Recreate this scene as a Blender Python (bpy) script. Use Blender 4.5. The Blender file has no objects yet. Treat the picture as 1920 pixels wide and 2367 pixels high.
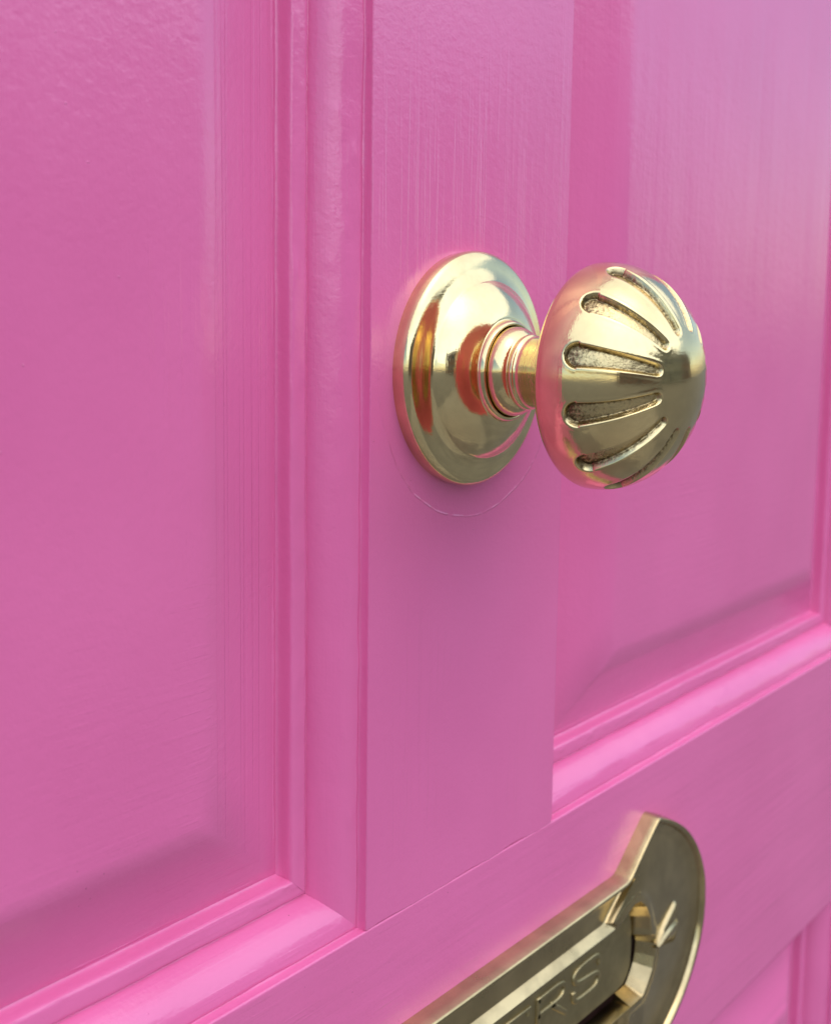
import bpy, bmesh, math, random
import numpy as np
from mathutils import Matrix, Vector

scene = bpy.context.scene
COL = scene.collection
MM = 0.001

# ------------------------------------------------------------------ camera
cam_data = bpy.data.cameras.new("camera")
cam = bpy.data.objects.new("camera", cam_data)
COL.objects.link(cam)
cam_data.sensor_fit = 'HORIZONTAL'
cam_data.sensor_width = 36.0
cam_data.lens = 53.56
cam_data.shift_y = -0.0717
cam_data.clip_start = 0.02
cam_data.clip_end = 2000
_right = (0.626967, -0.778942, 0.012693)
_down = (-0.088699, -0.087561, -0.992202)
_fwd = (0.773980, 0.620952, -0.123989)
_loc = (-0.327638, -0.241782, 0.022830)
M = Matrix(((_right[0], -_down[0], -_fwd[0], _loc[0]),
            (_right[1], -_down[1], -_fwd[1], _loc[1]),
            (_right[2], -_down[2], -_fwd[2], _loc[2]),
            (0, 0, 0, 1)))
cam.matrix_world = M
cam_data.dof.use_dof = True
cam_data.dof.focus_distance = 0.375
cam_data.dof.aperture_fstop = 19.0
scene.camera = cam

# ------------------------------------------------------------------ light
SUN_EL, SUN_AZ = math.radians(62), math.radians(183)      # azimuth from +Y clockwise: in front of the door, a little left
world = bpy.data.worlds.new("World")
scene.world = world
world.use_nodes = True
wn, wl = world.node_tree.nodes, world.node_tree.links
wn.clear()
sky = wn.new("ShaderNodeTexSky")
sky.sky_type = 'NISHITA'
sky.sun_disc = False
sky.sun_elevation = SUN_EL
sky.sun_rotation = SUN_AZ
sky.air_density = 1.0
sky.dust_density = 1.3
sky.ozone_density = 1.0
bg = wn.new("ShaderNodeBackground")
bg.inputs["Strength"].default_value = 0.115
wo = wn.new("ShaderNodeOutputWorld")
wl.new(sky.outputs["Color"], bg.inputs["Color"])
wl.new(bg.outputs["Background"], wo.inputs["Surface"])

sun_data = bpy.data.lights.new("sun", 'SUN')
sun_data.energy = 1.25
sun_data.angle = math.radians(122)
sun_data.color = (1.0, 0.975, 0.94)
sun = bpy.data.objects.new("sun", sun_data)
COL.objects.link(sun)
_sd = Vector((math.sin(SUN_AZ) * math.cos(SUN_EL), math.cos(SUN_AZ) * math.cos(SUN_EL), math.sin(SUN_EL)))
sun.rotation_euler = _sd.to_track_quat('Z', 'Y').to_euler()

vs = scene.view_settings
vs.view_transform = 'Standard'
vs.look = 'None'
vs.gamma = 1.0
vs.exposure = 0.94
vs.use_curve_mapping = False
scene.cycles.max_bounces = 10
scene.cycles.glossy_bounces = 6
scene.cycles.diffuse_bounces = 5
scene.cycles.use_denoising = True

# ------------------------------------------------------------------ materials
class NT:
    def __init__(self, name):
        self.m = bpy.data.materials.new(name)
        self.m.use_nodes = True
        self.n = self.m.node_tree.nodes
        self.l = self.m.node_tree.links
        self.n.clear()
        self.out = self.n.new("ShaderNodeOutputMaterial")
        self.b = self.n.new("ShaderNodeBsdfPrincipled")
        self.l.new(self.b.outputs[0], self.out.inputs[0])
        self.tc = self.n.new("ShaderNodeTexCoord")
        self.bump = None

    def set(self, **kw):
        for k, v in kw.items():
            k = k.replace("_", " ")
            if isinstance(v, bpy.types.NodeSocket):
                self.l.new(v, self.b.inputs[k])
            else:
                self.b.inputs[k].default_value = v

    def mapped(self, scale=(1, 1, 1), rot=(0, 0, 0), loc=(0, 0, 0)):
        mp = self.n.new("ShaderNodeMapping")
        mp.inputs["Scale"].default_value = scale
        mp.inputs["Rotation"].default_value = rot
        mp.inputs["Location"].default_value = loc
        self.l.new(self.tc.outputs["Object"], mp.inputs["Vector"])
        return mp.outputs[0]

    def noise(self, vec, scale=1.0, detail=3.0, rough=0.5, dist=0.0):
        t = self.n.new("ShaderNodeTexNoise")
        t.inputs["Scale"].default_value = scale
        t.inputs["Detail"].default_value = detail
        t.inputs["Roughness"].default_value = rough
        t.inputs["Distortion"].default_value = dist
        self.l.new(vec, t.inputs["Vector"])
        return t.outputs["Fac"]

    def voronoi(self, vec, scale=1.0, feature='F1'):
        t = self.n.new("ShaderNodeTexVoronoi")
        t.feature = feature
        t.inputs["Scale"].default_value = scale
        self.l.new(vec, t.inputs["Vector"])
        return t.outputs["Distance"]

    def ramp(self, fac, stops, interp='LINEAR'):
        r = self.n.new("ShaderNodeValToRGB")
        r.color_ramp.interpolation = interp
        e = r.color_ramp.elements
        while len(e) > len(stops):
            e.remove(e[-1])
        while len(e) < len(stops):
            e.new(0.5)
        for i, (p, c) in enumerate(stops):
            e[i].position = p
            e[i].color = c if isinstance(c, tuple) else (c, c, c, 1)
        self.l.new(fac, r.inputs[0])
        return r.outputs[0]

    def math(self, op, a, b=0.0, c=None):
        m = self.n.new("ShaderNodeMath")
        m.operation = op
        for i, v in enumerate((a, b) if c is None else (a, b, c)):
            if isinstance(v, bpy.types.NodeSocket):
                self.l.new(v, m.inputs[i])
            else:
                m.inputs[i].default_value = v
        return m.outputs[0]

    def mix(self, fac, a, b):
        m = self.n.new("ShaderNodeMix")
        m.data_type = 'RGBA'
        for s, v in ((m.inputs[0], fac), (m.inputs[6], a), (m.inputs[7], b)):
            if isinstance(v, bpy.types.NodeSocket):
                self.l.new(v, s)
            else:
                s.default_value = v
        return m.outputs[2]

    def add_bump(self, height, dist, strength=1.0):
        b = self.n.new("ShaderNodeBump")
        b.inputs["Strength"].default_value = strength
        b.inputs["Distance"].default_value = dist
        self.l.new(height, b.inputs["Height"])
        if self.bump is not None:
            self.l.new(self.bump, b.inputs["Normal"])
        self.bump = b.outputs[0]
        self.l.new(self.bump, self.b.inputs["Normal"])


PINK = (0.79, 0.163, 0.385, 1)
PINK_B = (0.755, 0.150, 0.363, 1)


def paint(name, grain, scar=False, stroke=1.0):
    """Hand-brushed gloss paint on wood; grain is the axis the brush ran along."""
    t = NT(name)
    V_, H_ = ((1500, 1500, 35), (420, 420, 9), (60, 60, 5)), ((35, 1500, 1500), (9, 420, 420), (5, 60, 60))
    s_fine, s_mid, s_wob = H_ if grain == 'x' else V_
    fine = t.noise(t.mapped(s_fine), 1.0, 3.0, 0.6)
    mid = t.noise(t.mapped(s_mid), 1.0, 2.0, 0.55, 0.2)
    if grain == 'panel':
        # brushed up and down above, laid off sideways towards the bottom
        sp = t.n.new("ShaderNodeSeparateXYZ")
        t.l.new(t.tc.outputs["Object"], sp.inputs[0])
        zz = t.math('ADD', t.math('MULTIPLY', sp.outputs[2], -9.0), t.math('MULTIPLY', t.noise(t.mapped((16, 16, 16)), 1.0, 2.0), 1.2))
        k = t.ramp(zz, [(0.90, 0.0), (1.55 - 0.62, 0.05), (1.0, 1.0)])
        tilt = (0, math.radians(6), 0)
        fine_h = t.noise(t.mapped(H_[0], rot=tilt), 1.0, 3.0, 0.6)
        mid_h = t.noise(t.mapped(H_[1], rot=tilt), 1.0, 2.0, 0.55, 0.2)
        fine = t.mix(k, fine, fine_h)
        mid = t.mix(k, mid, mid_h)
    wob = t.noise(t.mapped(s_wob), 1.0, 2.0, 0.5)
    blot = t.noise(t.mapped((14, 14, 14)), 1.0, 2.0, 0.5)
    peel = t.noise(t.mapped((900, 900, 900)), 1.0, 2.0, 0.5)
    col = t.mix(t.ramp(blot, [(0.35, 0.0), (0.65, 1.0)]), PINK, PINK_B)
    # small dust grains caught in the paint
    vd = t.voronoi(t.mapped((160, 160, 160)), 1.0)
    speck = t.ramp(vd, [(0.0, 1.0), (0.055, 0.0)])
    gate = t.ramp(t.noise(t.mapped((70, 70, 70), loc=(3, 1, 7)), 1.0, 1.0), [(0.56, 0.0), (0.62, 1.0)])
    speck = t.math('MULTIPLY', speck, gate)
    if grain == 'x':
        grimy = t.ramp(t.voronoi(t.mapped((230, 230, 230), loc=(5, 2, 1)), 1.0), [(0.0, 0.75), (0.075, 0.0)])
        col = t.mix(t.math('MULTIPLY', grimy, gate), col, (0.10, 0.03, 0.04, 1))
    t.set(Base_Color=col, Specular_IOR_Level=0.6, IOR=1.58)
    t.set(Roughness=t.math('MULTIPLY_ADD', wob, 0.16, 0.14))
    patch = t.ramp(t.noise(t.mapped((38, 38, 22), loc=(9, 4, 2)), 1.0, 2.0), [(0.38, 0.25), (0.66, 1.0)])
    t.add_bump(t.math('MULTIPLY', fine, patch), 0.00006 * stroke)
    t.add_bump(t.math('MULTIPLY', mid, patch), 0.00011 * stroke)
    lines = t.ramp(mid, [(0.52, 0.0), (0.60, 1.0), (0.68, 0.0)])
    sparse = t.ramp(t.noise(t.mapped((22, 22, 9), loc=(4, 4, 1)), 1.0, 2.0), [(0.50, 0.0), (0.66, 1.0)])
    t.add_bump(t.math('MULTIPLY', lines, sparse), 0.000035 if grain == 'panel' else 0.00007)
    if grain == 'panel':
        reed = t.ramp(t.noise(t.mapped((620, 620, 3.5), loc=(0, 0, 2)), 1.0, 1.0, 0.4), [(0.36, 0.0), (0.43, 1.0)])
        xm = t.math('MULTIPLY', t.ramp(t.math('MULTIPLY_ADD', sp.outputs[0], 10.0, 1.1), [(0.02, 0.0), (0.10, 1.0), (0.36, 1.0), (0.40, 0.0)]),
                    t.ramp(t.noise(t.mapped((60, 60, 7), loc=(1, 1, 1)), 1.0, 2.0), [(0.30, 0.1), (0.60, 1.0)]))
        t.add_bump(t.math('MULTIPLY', reed, xm), 0.00011)
    t.add_bump(wob, 0.0006 * stroke)
    t.add_bump(peel, 0.00006)
    pit = t.noise(t.mapped((330, 330, 330)), 1.0, 2.0, 0.5)
    t.add_bump(pit, 0.00010)
    t.add_bump(speck, 0.00018)
    if scar:
        # faint raised ring where a wider, older rose was painted around
        sep = t.n.new("ShaderNodeSeparateXYZ")
        t.l.new(t.mapped((1, 1, 1), loc=(-0.005, 0, 0)), sep.inputs[0])
        r2 = t.math('SQRT', t.math('ADD', t.math('MULTIPLY', sep.outputs[0], sep.outputs[0]),
                                   t.math('MULTIPLY', sep.outputs[2], sep.outputs[2])))
        ring = t.math('ABSOLUTE', t.math('SUBTRACT', t.math('ADD', r2, t.math('MULTIPLY', wob, 0.0028)), 0.0512))
        ring = t.ramp(t.math('MULTIPLY', ring, 1000.0), [(0.0, 1.0), (0.45, 0.0)])
        low = t.ramp(t.math('MULTIPLY_ADD', sep.outputs[2], -14.0, 0.35), [(0.25, 0.12), (0.75, 1.0)])
        t.add_bump(t.math('MULTIPLY', t.math('MULTIPLY', ring, low), t.ramp(pit, [(0.30, 0.15), (0.55, 1.0)])), 0.00017)
    return t.m


M_PAINT_V = paint("pink_paint_vertical", 'z')
M_PAINT_H = paint("pink_paint_horizontal", 'x')
M_PAINT_P = paint("pink_paint_panel", 'panel', stroke=0.75)
M_PAINT_SCAR = paint("pink_paint_muntin", 'z', scar=True, stroke=0.5)


def brass(name, base, rough, dull=0.0, cast=0.0, flute=False, streak=None):
    t = NT(name)
    n1 = t.noise(t.mapped((60, 60, 60)), 1.0, 4.0, 0.6)
    n2 = t.noise(t.mapped((420, 420, 420)), 1.0, 3.0, 0.6)
    dark = tuple(c * (1 - 0.22 - dull) for c in base[:3]) + (1,)
    col = t.mix(t.ramp(n1, [(0.35, 0.0), (0.7, 1.0)]), base, dark)
    ro = t.math('MULTIPLY_ADD', t.ramp(n1, [(0.3, 0.0), (0.72, 1.0)]), 0.11 + dull * 0.5, rough - 0.03)
    # fine polishing scratches in many directions
    sc1 = t.noise(t.mapped((2200, 2200, 40), rot=(0.25, 0.1, 0.3)), 1.0, 2.0)
    sc2 = t.noise(t.mapped((40, 1800, 1800), rot=(0.1, 0.6, 0.2)), 1.0, 2.0)
    t.add_bump(sc1, 0.000020)
    t.add_bump(sc2, 0.000013)
    t.add_bump(n2, 0.000012 + cast)
    if flute:
        at = t.n.new("ShaderNodeAttribute")
        at.attribute_name = "flute"
        f = at.outputs["Fac"]
        ad = t.n.new("ShaderNodeAttribute")
        ad.attribute_name = "dirt"
        grit = t.noise(t.mapped((1100, 1100, 1100)), 1.0, 4.0, 0.75)
        amount = t.math('ADD', grit, t.math('MULTIPLY_ADD', ad.outputs["Fac"], 0.34, -0.17))
        grime = t.ramp(amount, [(0.47, 0.0), (0.66, 1.0)])
        col = t.mix(t.math('MULTIPLY', f, 0.6), col, (0.56, 0.44, 0.22, 1))
        col = t.mix(t.math('MULTIPLY', grime, f), col, (0.15, 0.105, 0.05, 1))
        ro = t.math('ADD', ro, t.math('MULTIPLY', f, 0.12))
        t.add_bump(t.math('MULTIPLY', grit, f), 0.00013)
        t.add_bump(t.math('MULTIPLY', t.noise(t.mapped((380, 380, 380)), 1.0, 2.0), f), 0.00028)
    t.set(Base_Color=col, Metallic=1.0, Roughness=ro)
    return t.m


M_BRASS = brass("polished_brass", (0.83, 0.68, 0.36, 1), 0.085)
M_BRASS_FL = brass("polished_brass_fluted", (0.82, 0.66, 0.34, 1), 0.10, flute=True)
M_BRASS_PLATE = brass("aged_brass", (0.58, 0.46, 0.24, 1), 0.17, dull=0.12, cast=0.00003)
M_BRASS_FLAP = brass("dull_brass", (0.46, 0.38, 0.19, 1), 0.32, dull=0.15, cast=0.00004)
tw = NT("slot_shade")
tw.set(Base_Color=tw.ramp(tw.noise(tw.mapped((20, 300, 300)), 1.0, 3.0), [(0.3, (0.07, 0.03, 0.025, 1)), (0.7, (0.13, 0.055, 0.045, 1))]), Roughness=0.8)
M_SLOT_SHADE = tw.m  # dark brown that puts the slot's shade into its colour
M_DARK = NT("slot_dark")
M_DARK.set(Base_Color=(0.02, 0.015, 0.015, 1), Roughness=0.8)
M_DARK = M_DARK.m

tg = NT("pavement_stone")
gn = tg.noise(tg.mapped((3, 3, 3)), 1.0, 5.0, 0.6)
tg.set(Base_Color=tg.ramp(gn, [(0.3, (0.10, 0.095, 0.085, 1)), (0.7, (0.17, 0.16, 0.14, 1))]), Roughness=0.85)
tg.add_bump(tg.noise(tg.mapped((90, 90, 90)), 1.0, 4.0), 0.002)
M_PAVE = tg.m
ts = NT("step_stone")
sn = ts.noise(ts.mapped((12, 12, 12)), 1.0, 5.0, 0.6)
ts.set(Base_Color=ts.ramp(sn, [(0.3, (0.10, 0.092, 0.08, 1)), (0.7, (0.16, 0.148, 0.13, 1))]), Roughness=0.8)
ts.add_bump(ts.noise(ts.mapped((200, 200, 200)), 1.0, 4.0), 0.001)
M_STEP = ts.m

# ------------------------------------------------------------------ mesh helpers


def mesh_obj(name, verts, faces, mats, parent=None, smooth=True, mat_idx=None, sharp=None):
    me = bpy.data.meshes.new(name)
    me.from_pydata([tuple(v) for v in verts], [], faces)
    for m in (mats if isinstance(mats, (list, tuple)) else [mats]):
        me.materials.append(m)
    if mat_idx is not None:
        me.polygons.foreach_set("material_index", mat_idx)
    me.polygons.foreach_set("use_smooth", [smooth] * len(me.polygons))
    me.update()
    if sharp is not None:
        me.set_sharp_from_angle(angle=math.radians(sharp))
    o = bpy.data.objects.new(name, me)
    COL.objects.link(o)
    if parent:
        o.parent = parent
    return o


def fix_normals(o):
    bm = bmesh.new()
    bm.from_mesh(o.data)
    bmesh.ops.recalc_face_normals(bm, faces=bm.faces)
    bm.to_mesh(o.data)
    bm.free()


def revolve(profile, n):
    """Profile of (r, h) in mm turned about the -Y axis (h grows towards the viewer)."""
    V, F = [], []
    m = len(profile)
    for r, h in profile:
        for k in range(n):
            a = 2 * math.pi * k / n
            V.append((r * math.cos(a) * MM, -h * MM, r * math.sin(a) * MM))
    for i in range(m - 1):
        for k in range(n):
            k2 = (k + 1) % n
            F.append((i * n + k, i * n + k2, (i + 1) * n + k2, (i + 1) * n + k))
    return V, F


def catmull(pts, per=8):
    P = [np.array(p, float) for p in pts]
    P = [2 * P[0] - P[1]] + P + [2 * P[-1] - P[-2]]
    out = []
    for i in range(1, len(P) - 2):
        a, b, c, d = P[i - 1], P[i], P[i + 1], P[i + 2]
        for t in np.linspace(0, 1, per, endpoint=False):
            out.append(0.5 * ((2 * b) + (c - a) * t + (2 * a - 5 * b + 4 * c - d) * t * t + (3 * b - a - 3 * c + d) * t ** 3))
    out.append(P[-2])
    return [tuple(p) for p in out]


def slab(name, x0, x1, z0, z1, y0, y1, mat, parent, bev=0.9, wob=0.0, seed=1):
    """Timber member with rounded arrises, in mm."""
    bm = bmesh.new()
    vs_ = [bm.verts.new((x * MM, y * MM, z * MM)) for x in (x0, x1) for y in (y0, y1) for z in (z0, z1)]
    for f in ((0, 1, 3, 2), (4, 6, 7, 5), (0, 4, 5, 1), (2, 3, 7, 6), (0, 2, 6, 4), (1, 5, 7, 3)):
        bm.faces.new([vs_[i] for i in f])
    bmesh.ops.recalc_face_normals(bm, faces=bm.faces)
    orig = list(bm.edges)
    if wob:
        xe = [e for e in bm.edges if abs(e.verts[0].co.x - e.verts[1].co.x) > 1e-6]
        n0 = int((x1 - x0) / 1.2)
        bmesh.ops.subdivide_edges(bm, edges=xe, cuts=n0, use_grid_fill=True)
        orig = [e for e in bm.edges if len(e.link_faces) == 2 and e.link_faces[0].normal.angle(e.link_faces[1].normal, 0) > 0.5]
        for v in bm.verts:
            x = v.co.x / MM
            lo = abs(v.co.z / MM - z0) < abs(v.co.z / MM - z1)
            v.co.z += (noise1(seed + (0 if lo else 50), x * 3.0) * 0.5 + noise1(seed + 9, x * 0.6)) * wob * MM
    bmesh.ops.bevel(bm, geom=orig, offset=bev * MM, segments=3, profile=0.5, affect='EDGES')
    me = bpy.data.meshes.new(name)
    bm.to_mesh(me)
    bm.free()
    me.materials.append(mat)
    me.set_sharp_from_angle(angle=math.radians(40))
    me.polygons.foreach_set("use_smooth", [max(abs(c) for c in p.normal) < 0.999 for p in me.polygons])
    o = bpy.data.objects.new(name, me)
    COL.objects.link(o)
    o.parent = parent
    return o


def noise1(seed, x):
    """Smooth wobble for hand-painted edges."""
    r = random.Random(seed)
    s = 0.0
    for k in range(6):
        w = r.uniform(0.02, 0.5)
        s += math.sin(x * w + r.uniform(0, 6.28)) / (1 + 8 * w)
    return s


def noise1v(seed, x):
    r = random.Random(seed)
    o = np.zeros_like(x)
    for k in range(6):
        w = r.uniform(0.02, 0.5)
        o += np.sin(x * w + r.uniform(0, 6.28)) / (1 + 8 * w)
    return o


# ------------------------------------------------------------------ setting: ground
pv = mesh_obj("pavement", [(-60, -90, -1.20), (60, -90, -1.20), (60, 30, -1.20), (-60, 30, -1.20)], [(0, 1, 2, 3)], M_PAVE, smooth=False)
pv["kind"] = "structure"
tt = NT("path_tiles")
ck = tt.n.new("ShaderNodeTexChecker")
ck.inputs["Scale"].default_value = 13.0
ck.inputs["Color1"].default_value = (0.33, 0.30, 0.24, 1)
ck.inputs["Color2"].default_value = (0.025, 0.024, 0.026, 1)
tt.l.new(tt.mapped((1, 1, 1), rot=(0, 0, math.radians(45)), loc=(0, 0, 0.03)), ck.inputs["Vector"])
tt.set(Base_Color=ck.outputs["Color"], Roughness=0.45)
tp = mesh_obj("path", [(-1.05, -5.2, -1.196), (1.06, -5.2, -1.196), (1.06, -0.3, -1.196), (-1.05, -0.3, -1.196)], [(0, 1, 2, 3)], tt.m, smooth=False)
tp["kind"] = "structure"
bm = bmesh.new()
bmesh.ops.create_cube(bm, size=1.0)
for v in bm.verts:
    v.co = Vector((v.co.x * 1.5 + 0.006, v.co.y * 0.62 - 0.20, v.co.z * 0.15 - 1.129))
bmesh.ops.bevel(bm, geom=list(bm.edges), offset=0.012, segments=3, affect='EDGES')
me = bpy.data.meshes.new("doorstep")
bm.to_mesh(me)
bm.free()
me.materials.append(M_STEP)
st = bpy.data.objects.new("doorstep", me)
COL.objects.link(st)
st["kind"] = "structure"

# ------------------------------------------------------------------ the houses across the road (what the brass and the gloss mirror)


def plain(name, col, rough=0.8):
    t = NT(name)
    n_ = t.noise(t.mapped((2.0, 2.0, 2.0)), 1.0, 4.0, 0.6)
    t.set(Base_Color=t.mix(n_, tuple(c * 0.85 for c in col) + (1,), tuple(col) + (1,)), Roughness=rough)
    return t.m


M_STUCCO = plain("cream_stucco", (0.52, 0.46, 0.36))
M_TRIM = plain("white_trim", (0.72, 0.71, 0.68), 0.5)
M_SLATE = plain("roof_slate", (0.10, 0.10, 0.11), 0.6)
tb = NT("red_brick")
bt = tb.n.new("ShaderNodeTexBrick")
bt.inputs["Color1"].default_value = (0.30, 0.13, 0.08, 1)
bt.inputs["Color2"].default_value = (0.38, 0.18, 0.11, 1)
bt.inputs["Mortar"].default_value = (0.40, 0.36, 0.31, 1)
bt.inputs["Scale"].default_value = 4.4
tb.l.new(tb.mapped((1, 1, 1), rot=(math.radians(90), 0, 0)), bt.inputs["Vector"])
tb.set(Base_Color=bt.outputs["Color"], Roughness=0.85)
M_BRICK = tb.m
tgl = NT("window_glass")
tgl.set(Base_Color=(0.02, 0.025, 0.03, 1), Roughness=0.05, Specular_IOR_Level=0.6)
M_GLASS = tgl.m


def box(name, x0, x1, y0, y1, z0, z1, mat, parent):
    c = [(x, y, z) for x in (x0, x1) for y in (y0, y1) for z in (z0, z1)]
    o = mesh_obj(name, c, [(0, 1, 3, 2), (4, 6, 7, 5), (0, 4, 5, 1), (2, 3, 7, 6), (0, 2, 6, 4), (1, 5, 7, 3)], mat, parent, False)
    fix_normals(o)
    return o


def house(name, label, x, y, w, wall_mat, eaves, front_door_at):
    e = bpy.data.objects.new(name, None)
    COL.objects.link(e)
    e.location = (x, y, -1.2)
    e["label"] = label
    e["category"] = "house"
    box("wall", 0, w, -8, 0, 0, eaves, wall_mat, e)
    rf = mesh_obj("roof", [(-0.2, 0.35, eaves + 0.003), (w + 0.2, 0.35, eaves + 0.003), (w + 0.2, -8.3, eaves + 0.003), (-0.2, -8.3, eaves + 0.003), (-0.2, -4, eaves + 1.7), (w + 0.2, -4, eaves + 1.7)],
                  [(0, 1, 5, 4), (2, 3, 4, 5), (1, 2, 5), (3, 0, 4), (0, 3, 2, 1)], M_SLATE, e, False)
    box("chimney", w - 1.3, w - 0.5, -4.5, -3.5, eaves + 1.0, eaves + 2.9, wall_mat, rf)
    n_ = int(w // 2.4)
    for lv, zb in enumerate((0.9, 3.9)):
        for k in range(n_):
            cx = (k + 0.5) * w / n_
            if lv == 0 and k == front_door_at:
                d = box("front_door", cx - 0.5, cx + 0.5, 0.002, 0.06, 0.1, 2.3, M_SLATE, e)
                box("door_surround", cx - 0.75, cx + 0.75, 0.001, 0.05, 2.3, 2.7, M_TRIM, d)
                continue
            wd = box("window", cx - 0.6, cx + 0.6, 0.002, 0.07, zb, zb + 1.7, M_TRIM, e)
            box("pane", cx - 0.5, cx - 0.03, 0.05, 0.075, zb + 0.1, zb + 1.6, M_GLASS, wd)
            box("pane", cx + 0.03, cx + 0.5, 0.05, 0.075, zb + 0.1, zb + 1.6, M_GLASS, wd)
    return e


house("terraced_house", "cream rendered terraced house with white window frames across the road", 6.0, -19.0, 15.0, M_STUCCO, 6.6, 2)
house("terraced_house", "red brick terraced house under slate roof across the road", 21.2, -19.0, 13.0, M_BRICK, 6.3, 1)
house("terraced_house", "red brick terraced house with chimney facing the pink door", -10.0, -19.0, 15.8, M_BRICK, 6.2, 3)

# ------------------------------------------------------------------ the door
door = bpy.data.objects.new("front_door", None)
COL.objects.link(door)
door.location = (0.006, 0.0, -1.05)
door["label"] = "glossy pink panelled wooden front door with round brass knob and brass letter plate"
door["category"] = "door"
door["kind"] = "thing"
bpy.context.view_layer.update()


class Offset:
    """Children are built in world coordinates round the knob; keep them there under the door's empty."""


def adopt(o, parent=None):
    p = parent or door
    o.parent = p
    o.matrix_parent_inverse = p.matrix_world.inverted() if p is door else Matrix.Identity(4)
    return o


XL, XR = -374.5, 388.0           # outer stiles' inner edges
ML, MR = -48.3, 60.3             # muntin
RAIL_T, RAIL_B = -176.4, -332.2
TOP_Z, BOT_Z = 760.0, -850.0     # upper panels' top, lower panels' bottom
DEPTH = 44.0


def member(name, x0, x1, z0, z1, mat, y0=0.0, bev=0.9, wob=0.0):
    return adopt(slab(name, x0, x1, z0, z1, y0, DEPTH, mat, door, bev, wob))


member("muntin", ML, MR, RAIL_T + 0.05, TOP_Z, M_PAINT_SCAR, -0.03, 0.35, 0.25)
member("muntin", ML, MR, BOT_Z, RAIL_B - 0.05, M_PAINT_V, -0.12, 0.7)
lock_rail = member("lock_rail", XL, XR, RAIL_B, RAIL_T, M_PAINT_H, 0.0, 0.7)
# the letter slot sawn through the rail
cutter = slab("cutter", 6.5 - 131, 6.5 + 131, -254.2 - 27, -254.2 + 24, -20, 80, M_PAINT_H, None, 0.2)
cutter.data.update()
md = lock_rail.modifiers.new("slot", 'BOOLEAN')
md.object = cutter
md.operation = 'DIFFERENCE'
md.solver = 'EXACT'
bpy.context.view_layer.update()
cut_me = bpy.data.meshes.new_from_object(lock_rail.evaluated_get(bpy.context.evaluated_depsgraph_get()))
lock_rail.modifiers.clear()
lock_rail.data = cut_me
cut_me.polygons.foreach_set("use_smooth", [max(abs(c) for c in p.normal) < 0.999 for p in cut_me.polygons])
cut_me.materials.append(M_SLOT_SHADE)
for p in cut_me.polygons:                      # shade of the gap painted onto the slot's inner faces
    if abs(p.normal.y) < 0.5 and abs(p.center.x / MM - 6.5) < 132 and abs(p.center.z / MM + 255.7) < 27:
        p.material_index = len(cut_me.materials) - 1
cut_me.update()
bpy.data.objects.remove(cutter)
member("hinge_stile", XR + 0.05, XR + 108, -1046, 930, M_PAINT_V)
member("closing_stile", XL - 108, XL - 0.05, -1046, 930, M_PAINT_V)
member("top_rail", XL, XR, TOP_Z, 930, M_PAINT_H)
member("bottom_rail", XL, XR, -1046, BOT_Z, M_PAINT_H)

# moulding section: u across from the frame's edge towards the panel, d depth below the frame's face
PROF = catmull([(0.05, 2.2), (0.25, 3.0), (0.6, 3.25), (1.0, 3.1), (1.5, 2.95), (2.6, 3.15), (4.5, 3.75), (6.8, 4.95), (9.0, 6.7), (10.8, 8.7),
                (12.0, 10.7), (12.7, 12.4), (13.1, 13.45), (13.45, 13.75), (13.8, 13.55), (14.1, 13.05), (14.6, 12.75), (15.3, 12.65), (17.0, 12.75),
                (18.6, 12.95), (19.4, 13.2), (19.9, 13.65), (20.2, 14.5), (20.5, 16.4), (20.9, 17.8), (21.5, 18.45), (22.1, 18.4), (22.6, 18.1), (23.1, 18.05), (24.2, 18.15), (25.6, 18.0)], 3)
PROF = [(0.0, 1.0)] + PROF


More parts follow.
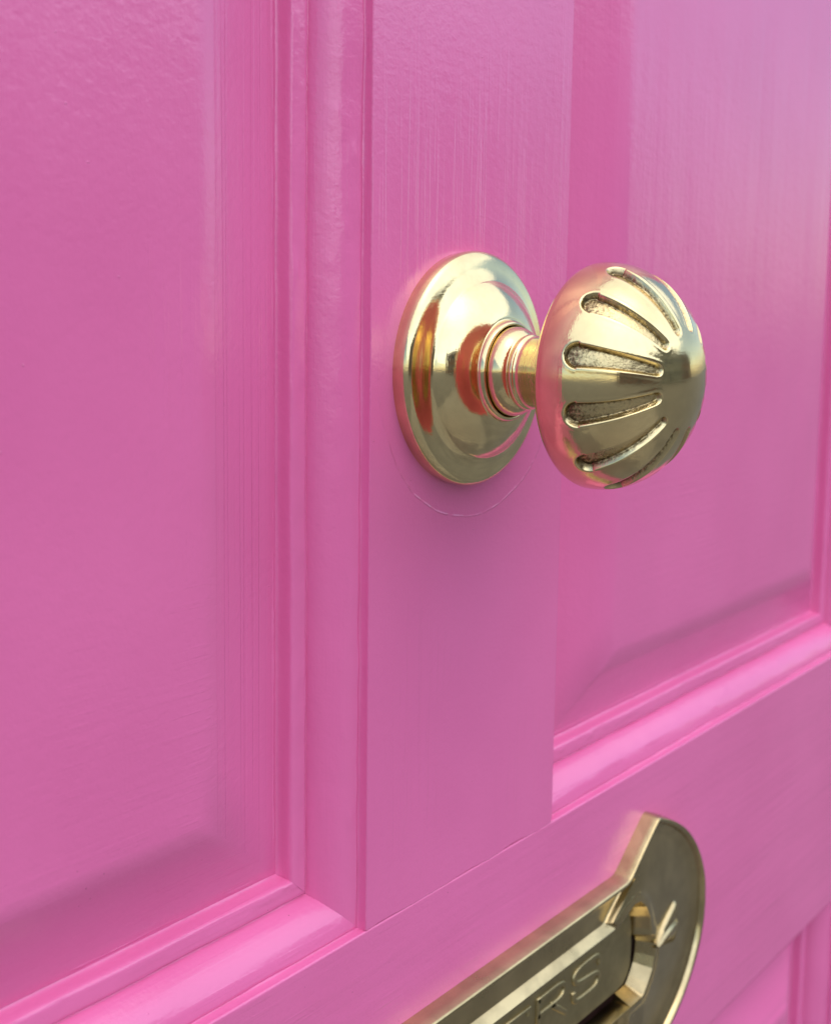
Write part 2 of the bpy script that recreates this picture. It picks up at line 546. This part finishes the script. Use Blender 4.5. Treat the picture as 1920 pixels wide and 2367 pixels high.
def moulding(name, x0, x1, z0, z1, us, seed):
    """Planted moulding mitred round an opening (mm)."""
    V, F, MI = [], [], []
    rng = random.Random(seed)
    sides = [((x0, z0), (x1, z0), 'x'), ((x1, z0), (x1, z1), 'z'), ((x1, z1), (x0, z1), 'x'), ((x0, z1), (x0, z0), 'z')]
    for si, (a, b, ax) in enumerate(sides):
        A, B = np.array(a), np.array(b)
        L = np.linalg.norm(B - A)
        t = (B - A) / L
        nrm = np.array((-t[1], t[0]))
        ns = max(12, int(L / 1.6))
        base = len(V)
        sd = seed * 10 + si
        P_ = np.array(PROF, float)
        u_, d_ = P_[:, 0] * us, P_[:, 1]
        ii_ = np.arange(ns + 1)[:, None] / ns
        S_ = u_[None, :] + (L - 2 * u_[None, :]) * ii_
        W_ = np.zeros_like(S_)
        for j in range(1, len(PROF)):
            W_[:, j] = 0.13 * noise1v(sd, S_[:, j] * 0.35) + 0.09 * noise1v(sd + 77 + j // 7, S_[:, j] * 1.1)
            if j < 16:
                W_[:, j] -= 0.10 * np.maximum(0, noise1v(sd + 5, S_[:, j] * 0.8)) * math.exp(-((u_[j] - 0.9) / 0.8) ** 2)
        rs = random.Random(sd)
        for _ in range(int(L / 14)):            # runs, drips and clogged paint
            s0_, j0 = rs.uniform(0, L), rs.choice((18, 21, 24, 27, 30, 57, 60, 63, 80, 84))
            ls, lu, hh_ = rs.uniform(0.9, 2.6), rs.uniform(0.5, 1.0), rs.uniform(0.06, 0.4)
            W_ -= hh_ * np.exp(-((S_ - s0_) / ls) ** 2) * np.exp(-((u_[None, :] - u_[min(j0, len(u_) - 1)]) / lu) ** 2) * (np.arange(len(PROF)) > 0)[None, :]
        for i in range(ns + 1):
            for j in range(len(PROF)):
                w = W_[i, j]
                p = A + t * S_[i, j] + nrm * (u_[j] + w * 0.25)
                V.append((p[0] * MM, (d_[j] + w) * MM, p[1] * MM))
        m = len(PROF)
        for i in range(ns):
            for j in range(m - 1):
                F.append((base + i * m + j, base + (i + 1) * m + j, base + (i + 1) * m + j + 1, base + i * m + j + 1))
                MI.append(0 if ax == 'z' else 1)
    o = mesh_obj(name, V, F, [M_PAINT_V, M_PAINT_H], None, True, MI, 50)
    fix_normals(o)
    return adopt(o)


def panel(name, x0, x1, z0, z1, bev, bevz, us, seed, soft=False):
    """Raised and fielded panel: flat field, bevel down to the moulding (mm); the arris is softened by paint."""
    E, FLD, UE = 18.5, 7.2, 21.6 * us
    dd = E - FLD
    prof = catmull([(UE, E), (UE + 3, E - 0.07 * dd), (UE + bev * 0.3, E - 0.23 * dd), (UE + bev * 0.55, E - 0.48 * dd), (UE + bev * 0.78, E - 0.75 * dd),
                    (UE + bev - 2.6, FLD + 0.125 * dd), (UE + bev - 0.6, FLD + 0.04 * dd), (UE + bev + 1.4, FLD + 0.006 * dd), (UE + bev + 3.0, FLD), (UE + bev + 8, FLD)], 4)
    if soft:
        prof = catmull([(UE, E), (UE + 3, E - 0.07 * dd), (UE + bev * 0.3, E - 0.24 * dd), (UE + bev * 0.58, E - 0.53 * dd), (UE + bev - 6.5, FLD + 0.215 * dd),
                        (UE + bev - 1.8, FLD + 0.085 * dd), (UE + bev + 2.2, FLD + 0.015 * dd), (UE + bev + 5.5, FLD), (UE + bev + 10, FLD)], 4)
    V, F, MI = [], [], []
    m = len(prof)
    cor = [(x0, z0, 1, 1), (x1, z0, -1, 1), (x1, z1, -1, -1), (x0, z1, 1, -1)]
    nseg = 40
    per = []
    for k in range(4):
        xa, za, sx, sz = cor[k]
        xb, zb, tx, tz = cor[(k + 1) % 4]
        for i in range(nseg):
            per.append((k, i / nseg))
    for j, (u, d) in enumerate(prof):
        for k, t in per:
            xa, za, sx, sz = cor[k]
            xb, zb, tx, tz = cor[(k + 1) % 4]
            uz = UE + (u - UE) * bevz / bev
            ax_, az_ = xa + sx * u, za + sz * uz
            bx_, bz_ = xb + tx * u, zb + tz * uz
            x, z = ax_ + (bx_ - ax_) * t, az_ + (bz_ - az_) * t
            w = 0.05 * noise1(seed, (x + z) * 0.2)
            V.append((x * MM, (d + w) * MM, z * MM))
    n = len(per)
    for j in range(m - 1):
        for i in range(n):
            i2 = (i + 1) % n
            F.append((j * n + i, j * n + i2, (j + 1) * n + i2, (j + 1) * n + i))
            MI.append(1 if per[i][0] in (0, 2) else 0)
    F.append(tuple((m - 1) * n + i for i in range(n)))
    MI.append(0)
    o = mesh_obj(name, V, F, [M_PAINT_P, M_PAINT_H], None, True, MI, 55)
    fix_normals(o)
    return adopt(o)


for i, (a, b) in enumerate(((XL, ML), (MR, XR))):
    panel("panel", a, b, RAIL_T, TOP_Z, (35.5, 31.0)[i], (29.5, 29.5)[i], 1.0, 3 + i, True)
    moulding("panel_moulding", a, b, RAIL_T, TOP_Z, 1.0, 11 + i)
for i, (a, b) in enumerate(((XL, ML), (MR, XR))):
    panel("panel", a, b, BOT_Z, RAIL_B, 31.0, 29.5, 1.0, 23 + i)
    moulding("panel_moulding", a, b, BOT_Z, RAIL_B, 1.0, 31 + i)

# ------------------------------------------------------------------ knob
# handle: fluted head with its neck and collar
NF = 12
A, B, H0 = 34.3, 28.4, 52.5
head = []
for r, h in catmull([(14.2, 17.0), (14.3, 19.0), (14.1, 20.4), (13.4, 21.9), (12.4, 23.1), (11.7, 23.7), (11.55, 24.0), (11.8, 24.35), (12.0, 25.0),
                     (11.85, 25.7), (11.4, 26.2), (11.05, 26.9), (11.1, 28.5), (11.4, 31), (11.9, 34.5), (12.6, 38), (13.9, 41.6), (16.2, 44.0), (19.5, 45.5), (24.5, 46.5),
                     (29.5, 47.1), (32.2, 47.7), (33.4, 48.7), (33.95, 49.8)], 5):
    head.append((r, h))
for t in np.linspace(-0.06, math.pi / 2 - 0.012, 210):
    head.append((A * math.cos(t), H0 + B * math.sin(t)))
head = [p for i, p in enumerate(head) if i == 0 or math.dist(p, head[i - 1]) > 0.02]
arc = [0.0]
for p, q in zip(head, head[1:]):
    arc.append(arc[-1] + math.dist(p, q))
r_arr = np.array([p[0] for p in head])
h_arr = np.array([p[1] for p in head])
s_arr = np.array(arc)
apex = s_arr[-1]
# flutes run along the meridian between s_out and s_in (distance from the apex, mm)
def s_at_h(hh):
    return float(np.interp(hh, h_arr[h_arr > 49.5], s_arr[h_arr > 49.5]))
S_OUT, S_IN = s_at_h(57.6), s_at_h(78.3)
dr = np.gradient(r_arr, s_arr)
dh = np.gradient(h_arr, s_arr)
nr, nh = dh, -dr          # outward normal in (r, h)
nn = np.hypot(nr, nh)
nr, nh = nr / nn, nh / nn
NA = 1080
ang = np.arange(NA) * 2 * math.pi / NA
PHASE = math.pi + math.radians(-13)
V, W, DIRT = [], [], []
rngk = random.Random(5)
jit = [(rngk.uniform(-0.4, 0.4), rngk.uniform(-0.5, 0.5), rngk.uniform(-0.02, 0.02)) for _ in range(NF)]
for i in range(len(head)):
    r, h, s = r_arr[i], h_arr[i], s_arr[i]
    disp = np.zeros(NA)
    msk = np.zeros(NA)
    drt = np.zeros(NA)
    if s > S_OUT - 6 and s < S_IN + 6 and h > 50:
        pos = ((ang - PHASE) / (2 * math.pi / NF))
        idx = np.round(pos).astype(int)
        off = (pos - idx)
        for k in range(NF):
            sel = (idx % NF) == k
            a0, a1, a2 = jit[k]
            lat = (off[sel] * 2 * math.pi / NF + a2) * r         # mm across
            so, si_ = S_OUT + a0, S_IN + a1
            t = (s - so) / (si_ - so)
            hw_o, hw_i = 3.8, 1.6
            tt = min(max(t, 0.0), 1.0)
            hw = hw_o + (hw_i - hw_o) * tt ** 0.85
            # rounded ends: signed distance to a tapered capsule
            if s < so + hw_o:
                d = np.hypot(lat, s - (so + hw_o)) - hw_o * 0.985
            elif s > si_ - hw_i:
                d = np.hypot(lat, s - (si_ - hw_i)) - hw_i
            else:
                d = np.abs(lat) - hw
            x = np.clip((0.25 - d) / 1.0, 0, 1)
            dep = x * x * (3 - 2 * x)
            lip = np.exp(-((d - 0.75) / 0.55) ** 2) * 0.045           # softened lip thrown up by the chasing tool
            depth_here = 2.1 * (0.55 + 0.45 * min(hw / 3.0, 1.0))
            disp[sel] = -depth_here * dep + lip
            msk[sel] = np.clip((dep - 0.25) / 0.5, 0, 1)
            drt[sel] = np.clip(1.0 * math.exp(-max(t, 0) / 0.20) + 0.55 * np.exp(-((d + 0.5) / 0.7) ** 2) + 0.12, 0, 1)
    rr = r + nr[i] * disp
    hh = h + nh[i] * disp
    V.append(np.stack([rr * np.cos(ang) * MM, -hh * MM, rr * np.sin(ang) * MM], 1))
    W.append(msk)
    DIRT.append(drt)
V = np.concatenate(V)
W = np.concatenate(W)
m = len(head)
ii, kk = np.meshgrid(np.arange(m - 1), np.arange(NA), indexing='ij')
k2 = (kk + 1) % NA
F = np.stack([ii * NA + kk, ii * NA + k2, (ii + 1) * NA + k2, (ii + 1) * NA + kk], -1).reshape(-1, 4)
faces = F.tolist()
faces.append(list(range((m - 1) * NA, m * NA)))
knob = mesh_obj("door_knob", V.tolist(), faces, M_BRASS_FL, None, True)
fix_normals(knob)
att = knob.data.attributes.new("flute", 'FLOAT', 'POINT')
att.data.foreach_set("value", W.astype(np.float32))
att = knob.data.attributes.new("dirt", 'FLOAT', 'POINT')
att.data.foreach_set("value", np.concatenate(DIRT).astype(np.float32))
adopt(knob)
knob["label"] = "round polished brass door knob with twelve radiating flutes"

rose_prof = [(38.0, 0.0)] + catmull([(38.1, 1.0), (38.3, 3.0), (38.0, 4.5), (37.4, 5.3), (36.6, 5.9), (35.6, 6.3), (34.0, 6.7), (32.2, 7.1), (30.4, 7.7),
                                     (28.9, 8.5), (28.0, 9.5), (26.6, 10.9), (24.5, 12.6), (22.0, 14.2), (19.5, 15.4), (17.8, 16.0), (17.0, 16.2)], 6)
rose_prof += catmull([(16.6, 16.2), (16.35, 16.4), (16.25, 16.8), (16.1, 17.4), (15.7, 18.2), (15.2, 18.5), (14.8, 18.4), (14.55, 17.9), (14.5, 16.0), (14.5, 10.0)], 5)
Vr, Fr = revolve(rose_prof, 256)
rose = mesh_obj("rose", Vr, Fr, M_BRASS, None, True, None, 60)
fix_normals(rose)
adopt(rose, knob)

# ------------------------------------------------------------------ letter plate
XC, ZC = 6.5, -254.2


def seg(pts, n, smooth=False):
    """Resample a polyline to n points by length (last point left out)."""
    if smooth:
        pts = catmull(pts, 10)
    P = np.array(pts, float)
    L = np.r_[0, np.cumsum(np.linalg.norm(np.diff(P, axis=0), axis=1))]
    t = np.linspace(0, L[-1], n, endpoint=False)
    return np.stack([np.interp(t, L, P[:, 0]), np.interp(t, L, P[:, 1])], 1)


NS = (60, 40, 56, 56, 40, 60)


def contour(parts):
    """Right half given as six (points, smooth) runs from top middle to bottom middle; mirrored to the left."""
    R = np.concatenate([seg(p, n, s) for (p, s), n in zip(parts, NS)])
    last = np.array([parts[-1][0][-1]], float)
    R = np.concatenate([R, last])
    Lm = R[1:-1][::-1].copy()
    Lm[:, 0] *= -1
    return np.concatenate([R, Lm])


def inset(Cn, d):
    """Move a closed contour inwards by d mm (clockwise order, so the inside is on the right)."""
    T = np.roll(Cn, -1, 0) - np.roll(Cn, 1, 0)
    T /= np.maximum(np.linalg.norm(T, axis=1, keepdims=True), 1e-6)
    N = np.stack([T[:, 1], -T[:, 0]], 1)
    return Cn + N * d


OUT = contour([
    ([(0, 37.8), (101.5, 37.8)], False),
    ([(101.5, 37.8), (104.2, 38.4), (107.0, 40.3), (112.0, 44.5), (119.0, 50.2), (125.5, 55.3), (128.3, 57.0), (130.5, 56.9)], True),
    ([(130.5, 56.9), (139, 53.3), (149, 48.0), (160.5, 39.5), (171, 27), (177.5, 13), (179.2, 0)], True),
    ([(179.2, 0), (177.5, -13), (171, -27), (160.5, -39.5), (149, -48.0), (139, -53.3), (130.5, -56.9)], True),
    ([(130.5, -56.9), (128.3, -57.0), (125.5, -55.3), (119.0, -50.2), (112.0, -44.5), (107.0, -40.3), (104.2, -38.4), (101.5, -37.8)], True),
    ([(101.5, -37.8), (0, -37.8)], False)])
OPEN = contour([
    ([(0, 20.3), (93, 20.3)], False),
    ([(93, 20.3), (98.5, 21.3), (104, 23.6), (108.5, 25.2)], True),
    ([(108.5, 25.2), (113.5, 24.6), (118.5, 20.5), (122.0, 14.5), (123.4, 8.0), (123.2, 5.2), (127.0, 4.0), (128.2, 0)], False),
    ([(128.2, 0), (127.6, -6), (126.3, -11), (122.5, -16.0), (119.0, -19.6)], False),
    ([(119.0, -19.6), (117.5, -20.2), (112, -20.3), (106, -20.3)], False),
    ([(106, -20.3), (0, -20.3)], False)])
FRAME = contour([
    ([(0, 24.0), (87.5, 24.0)], False),
    ([(87.5, 24.0), (94, 24.8), (101, 27.3), (108.0, 29.4)], True),
    ([(108.0, 29.4), (115.0, 28.6), (121.5, 23.2), (125.8, 16.0), (128.6, 9.5), (131.2, 4.5), (132.2, 0)], True),
    ([(132.2, 0), (131.8, -7), (130.2, -12.5), (126.5, -18.0), (121.8, -23.2)], True),
    ([(121.8, -23.2), (119.0, -24.2), (112, -24.4), (104, -24.4)], False),
    ([(104, -24.4), (0, -24.2)], False)])

nC = len(OUT)
iB = NS[0] + 6                      # sample at the upper inner corner (end of the long straight)
iB2 = sum(NS) - NS[5] - 6
sidx = np.arange(nC)


def bump_at(k, w):
    d = np.minimum(np.abs(sidx - k), nC - np.abs(sidx - k))
    return np.exp(-(d / w) ** 2)


mirror = lambda k: (nC - k) % nC
ridge = np.zeros(nC)
for k in (iB, iB2):
    ridge = np.maximum(ridge, bump_at(k, 2.6))
    ridge = np.maximum(ridge, bump_at(mirror(k), 2.6))
end_zone = np.zeros(nC)              # 1 along the wide dished end, 0 along the straight channel
for k in range(nC):
    kk_ = k if k <= nC // 2 else nC - k
    end_zone[k] = 1.0 if iB <= kk_ <= iB2 else 0.0

rings = []


def ring(Cn, y):
    y = np.broadcast_to(np.asarray(y, float), (nC,))
    rings.append(np.stack([(Cn[:, 0] + XC) * MM, y * MM, (Cn[:, 1] + ZC) * MM], 1))


ring(OUT, -0.02)
ring(inset(OUT, 0.35), -3.5)
ring(inset(OUT, 0.75), -6.9)
ring(inset(OUT, 1.05), -7.5)
ring(inset(OUT, 1.5), -7.75)
ring(inset(OUT, 2.1), -7.7)
ring(inset(OUT, 2.7), -7.3)
CH = inset(OUT, 3.6)
fl_ch = -4.6
fl_end = -5.2
for t, ych, yend in ((0.0, -5.6, -5.5), (0.08, -4.6, -4.7), (0.16, -4.3, -4.45), (0.28, -4.2, -4.6), (0.45, -4.2, -5.1), (0.62, -4.25, -5.7), (0.8, -4.35, -6.4), (0.93, -4.6, -7.0)):
    Cn = CH + (FRAME - CH) * t
    y = ych + (yend - ych) * end_zone
    y = y + (-7.6 - y) * ridge
    ring(Cn, y)
yf = -4.7 + (-7.3 + 4.7) * end_zone
ring(FRAME, yf + (-7.6 - yf) * ridge)
lip = inset(FRAME, 0.5)
for t, ya, yb in ((0.08, -5.2, -7.5), (0.16, -5.5, -7.7), (0.72, -7.75, -8.1), (0.82, -8.0, -8.15)):
    y = ya + (yb - ya) * end_zone
    ring(FRAME + (OPEN - FRAME) * t, y + (-7.8 - y) * ridge * 0.8)
ring(FRAME + (OPEN - FRAME) * 0.95, -7.9)
ring(OPEN, -7.3)
ring(inset(OPEN, (0.5 + 2.6 * end_zone)[:, None]), -0.05)
V = np.concatenate(rings)
F = []
for j in range(len(rings) - 1):
    for i in range(nC):
        i2 = (i + 1) % nC
        F.append((j * nC + i, j * nC + i2, (j + 1) * nC + i2, (j + 1) * nC + i))
plate = mesh_obj("letter_plate", V.tolist(), F, M_BRASS_PLATE, None, True, None, 38)
fix_normals(plate)
adopt(plate)
plate["label"] = "aged brass letter plate with flared ends on the pink lock rail"

# flap
FL = [(-110, 24), (110, 24), (112.5, 22), (115.5, 14), (116.5, 4), (116, -6), (113.2, -10.5), (109.5, -13.2), (104, -14), (-104, -14), (-109.5, -13.2), (-113.2, -10.5), (-116, -6), (-116.5, 4), (-115.5, 14), (-112.5, 22)]
bm = bmesh.new()
fv = [bm.verts.new(((x + XC) * MM, -0.4 * MM, (z + ZC) * MM)) for x, z in FL]
f0 = bm.faces.new(fv)
ex = bmesh.ops.extrude_face_region(bm, geom=[f0])
tv = [g for g in ex['geom'] if isinstance(g, bmesh.types.BMVert)]
for v in tv:
    v.co.y = -3.2 * MM
bmesh.ops.recalc_face_normals(bm, faces=bm.faces)
te = [e for e in bm.edges if all(abs(v.co.y + 3.2 * MM) < 1e-6 for v in e.verts)]
bmesh.ops.bevel(bm, geom=te, offset=1.2 * MM, segments=3, affect='EDGES')
me = bpy.data.meshes.new("flap")
bm.to_mesh(me)
bm.free()
me.materials.append(M_BRASS_FLAP)
me.set_sharp_from_angle(angle=math.radians(35))
me.polygons.foreach_set("use_smooth", [abs(p.normal.y) < 0.999 for p in me.polygons])
flap = bpy.data.objects.new("flap", me)
COL.objects.link(flap)
adopt(flap, plate)

adopt(slab("slot_light_block", XC - 135, XC + 135, ZC - 30, ZC + 30, 44.2, 47, M_DARK, None, 0.5), plate)  # unseen dark slab added behind the slot to keep sky light out

# embossed lettering on the flap: broad strokes as swept ribs
GL = {
    'L': [[(0, 1), (0, 0), (1, 0), (1, 0.16)]],
    'E': [[(0, 0), (0, 1)], [(0, 1), (1, 1), (1, 0.86)], [(0, 0.52), (0.75, 0.52)], [(0, 0), (1, 0), (1, 0.14)]],
    'T': [[(0.5, 0), (0.5, 1)], [(0, 0.86), (0, 1), (1, 1), (1, 0.86)]],
    'R': [[(0, 0), (0, 1)], [(0, 1), (0.72, 1), (0.95, 0.88), (0.95, 0.66), (0.72, 0.53), (0, 0.53)], [(0.5, 0.53), (1, 0.0)]],
    'S': [[(1.0, 0.72), (0.98, 0.9), (0.8, 1.0), (0.25, 1.0), (0.03, 0.88), (0.03, 0.68), (0.2, 0.56), (0.8, 0.46), (0.98, 0.34), (0.97, 0.12), (0.78, 0.0), (0.22, 0.0), (0.02, 0.1), (0.0, 0.3)]],
}
LH, LW, PITCH, SW = 13.5, 19.5, 26.0, 2.6
V, F = [], []


def rib(pts, hw, y0, y1):
    P = np.array(catmull(pts, 6) if len(pts) > 4 else pts, float)
    n = len(P)
    T = np.gradient(P, axis=0)
    if len(pts) <= 4:
        T = np.zeros_like(P)
        for i in range(n):
            a = P[i] - P[i - 1] if i else None
            b = P[i + 1] - P[i] if i < n - 1 else None
            a = a / np.linalg.norm(a) if a is not None else None
            b = b / np.linalg.norm(b) if b is not None else None
            T[i] = b if a is None else a if b is None else (a + b)
    T /= np.linalg.norm(T, axis=1, keepdims=True)
    N = np.stack([-T[:, 1], T[:, 0]], 1)
    P = P.copy()
    P[0] -= T[0] * hw * 0.6
    P[-1] += T[-1] * hw * 0.6
    sec = [(-1.0, y0), (-0.86, y0 + (y1 - y0) * 0.6), (-0.55, y1), (0.55, y1), (0.86, y0 + (y1 - y0) * 0.6), (1.0, y0)]
    base = len(V)
    for i in range(n):
        for a, y in sec:
            q = P[i] + N[i] * a * hw
            V.append(((q[0] + XC) * MM, y * MM, (q[1] + ZC) * MM))
    m_ = len(sec)
    for i in range(n - 1):
        for j in range(m_ - 1):
            F.append((base + i * m_ + j, base + (i + 1) * m_ + j, base + (i + 1) * m_ + j + 1, base + i * m_ + j + 1))
    for k0, sg in ((0, -1.0), (n - 1, 1.0)):         # sloping stroke ends
        b2 = len(V)
        for a, y in sec:
            q = P[k0] + N[k0] * a * hw * 0.8 + T[k0] * sg * 0.45
            V.append(((q[0] + XC) * MM, y0 * MM, (q[1] + ZC) * MM))
        for j in range(m_ - 1):
            F.append((base + k0 * m_ + j, base + k0 * m_ + j + 1, b2 + j + 1, b2 + j))


for i, ch in enumerate("LETTERS"):
    cx = (i - 3) * PITCH
    for stroke_pts in GL[ch]:
        rib([(cx + (x - 0.5) * LW, 4.2 + (y - 0.5) * LH) for x, y in stroke_pts], SW / 2, -3.15, -4.1)
let = mesh_obj("lettering", V, F, M_BRASS_FLAP, None, True, None, 50)
fix_normals(let)
adopt(let, plate)

# ribbed leaf at each end of the opening
for sgn in (1, -1):
    V, F = [], []
    P0, P1 = np.array((126.8, -0.6)), np.array((151.5, 0.6))
    ax = (P1 - P0) / np.linalg.norm(P1 - P0)
    nv = np.array((-ax[1], ax[0]))
    ns, sec = 22, [(-1.0, 0.0), (-0.92, 0.42), (-0.5, 0.75), (-0.12, 1.03), (0.0, 1.08), (0.1, 1.0), (0.2, 0.66), (0.3, 0.6), (0.42, 0.78), (0.7, 0.84), (0.92, 0.5), (1.0, 0.0)]
    for i in range(ns + 1):
        t = i / ns
        hw = 1.2 + 10.0 * t ** 0.9 * (1.0 if t < 0.88 else math.sqrt(max(0.0, 1 - ((t - 0.88) / 0.125) ** 2)))
        hgt = 3.6 * (1.0 if t < 0.8 else math.sqrt(max(0.0, 1 - ((t - 0.8) / 0.205) ** 2)))
        for a, hh in sec:
            q = P0 + ax * t * 26.0 + nv * a * hw
            V.append(((sgn * q[0] + XC) * MM, (-6.6 + 2.0 * t - hh * hgt * (1.0 - 0.1 * t)) * MM, (q[1] + ZC) * MM))
    m_ = len(sec)
    for i in range(ns):
        for j in range(m_ - 1):
            F.append((i * m_ + j, (i + 1) * m_ + j, (i + 1) * m_ + j + 1, i * m_ + j + 1))
    leaf = mesh_obj("leaf_boss", V, F, M_BRASS_PLATE, None, True, None, 60)
    fix_normals(leaf)
    adopt(leaf, plate)
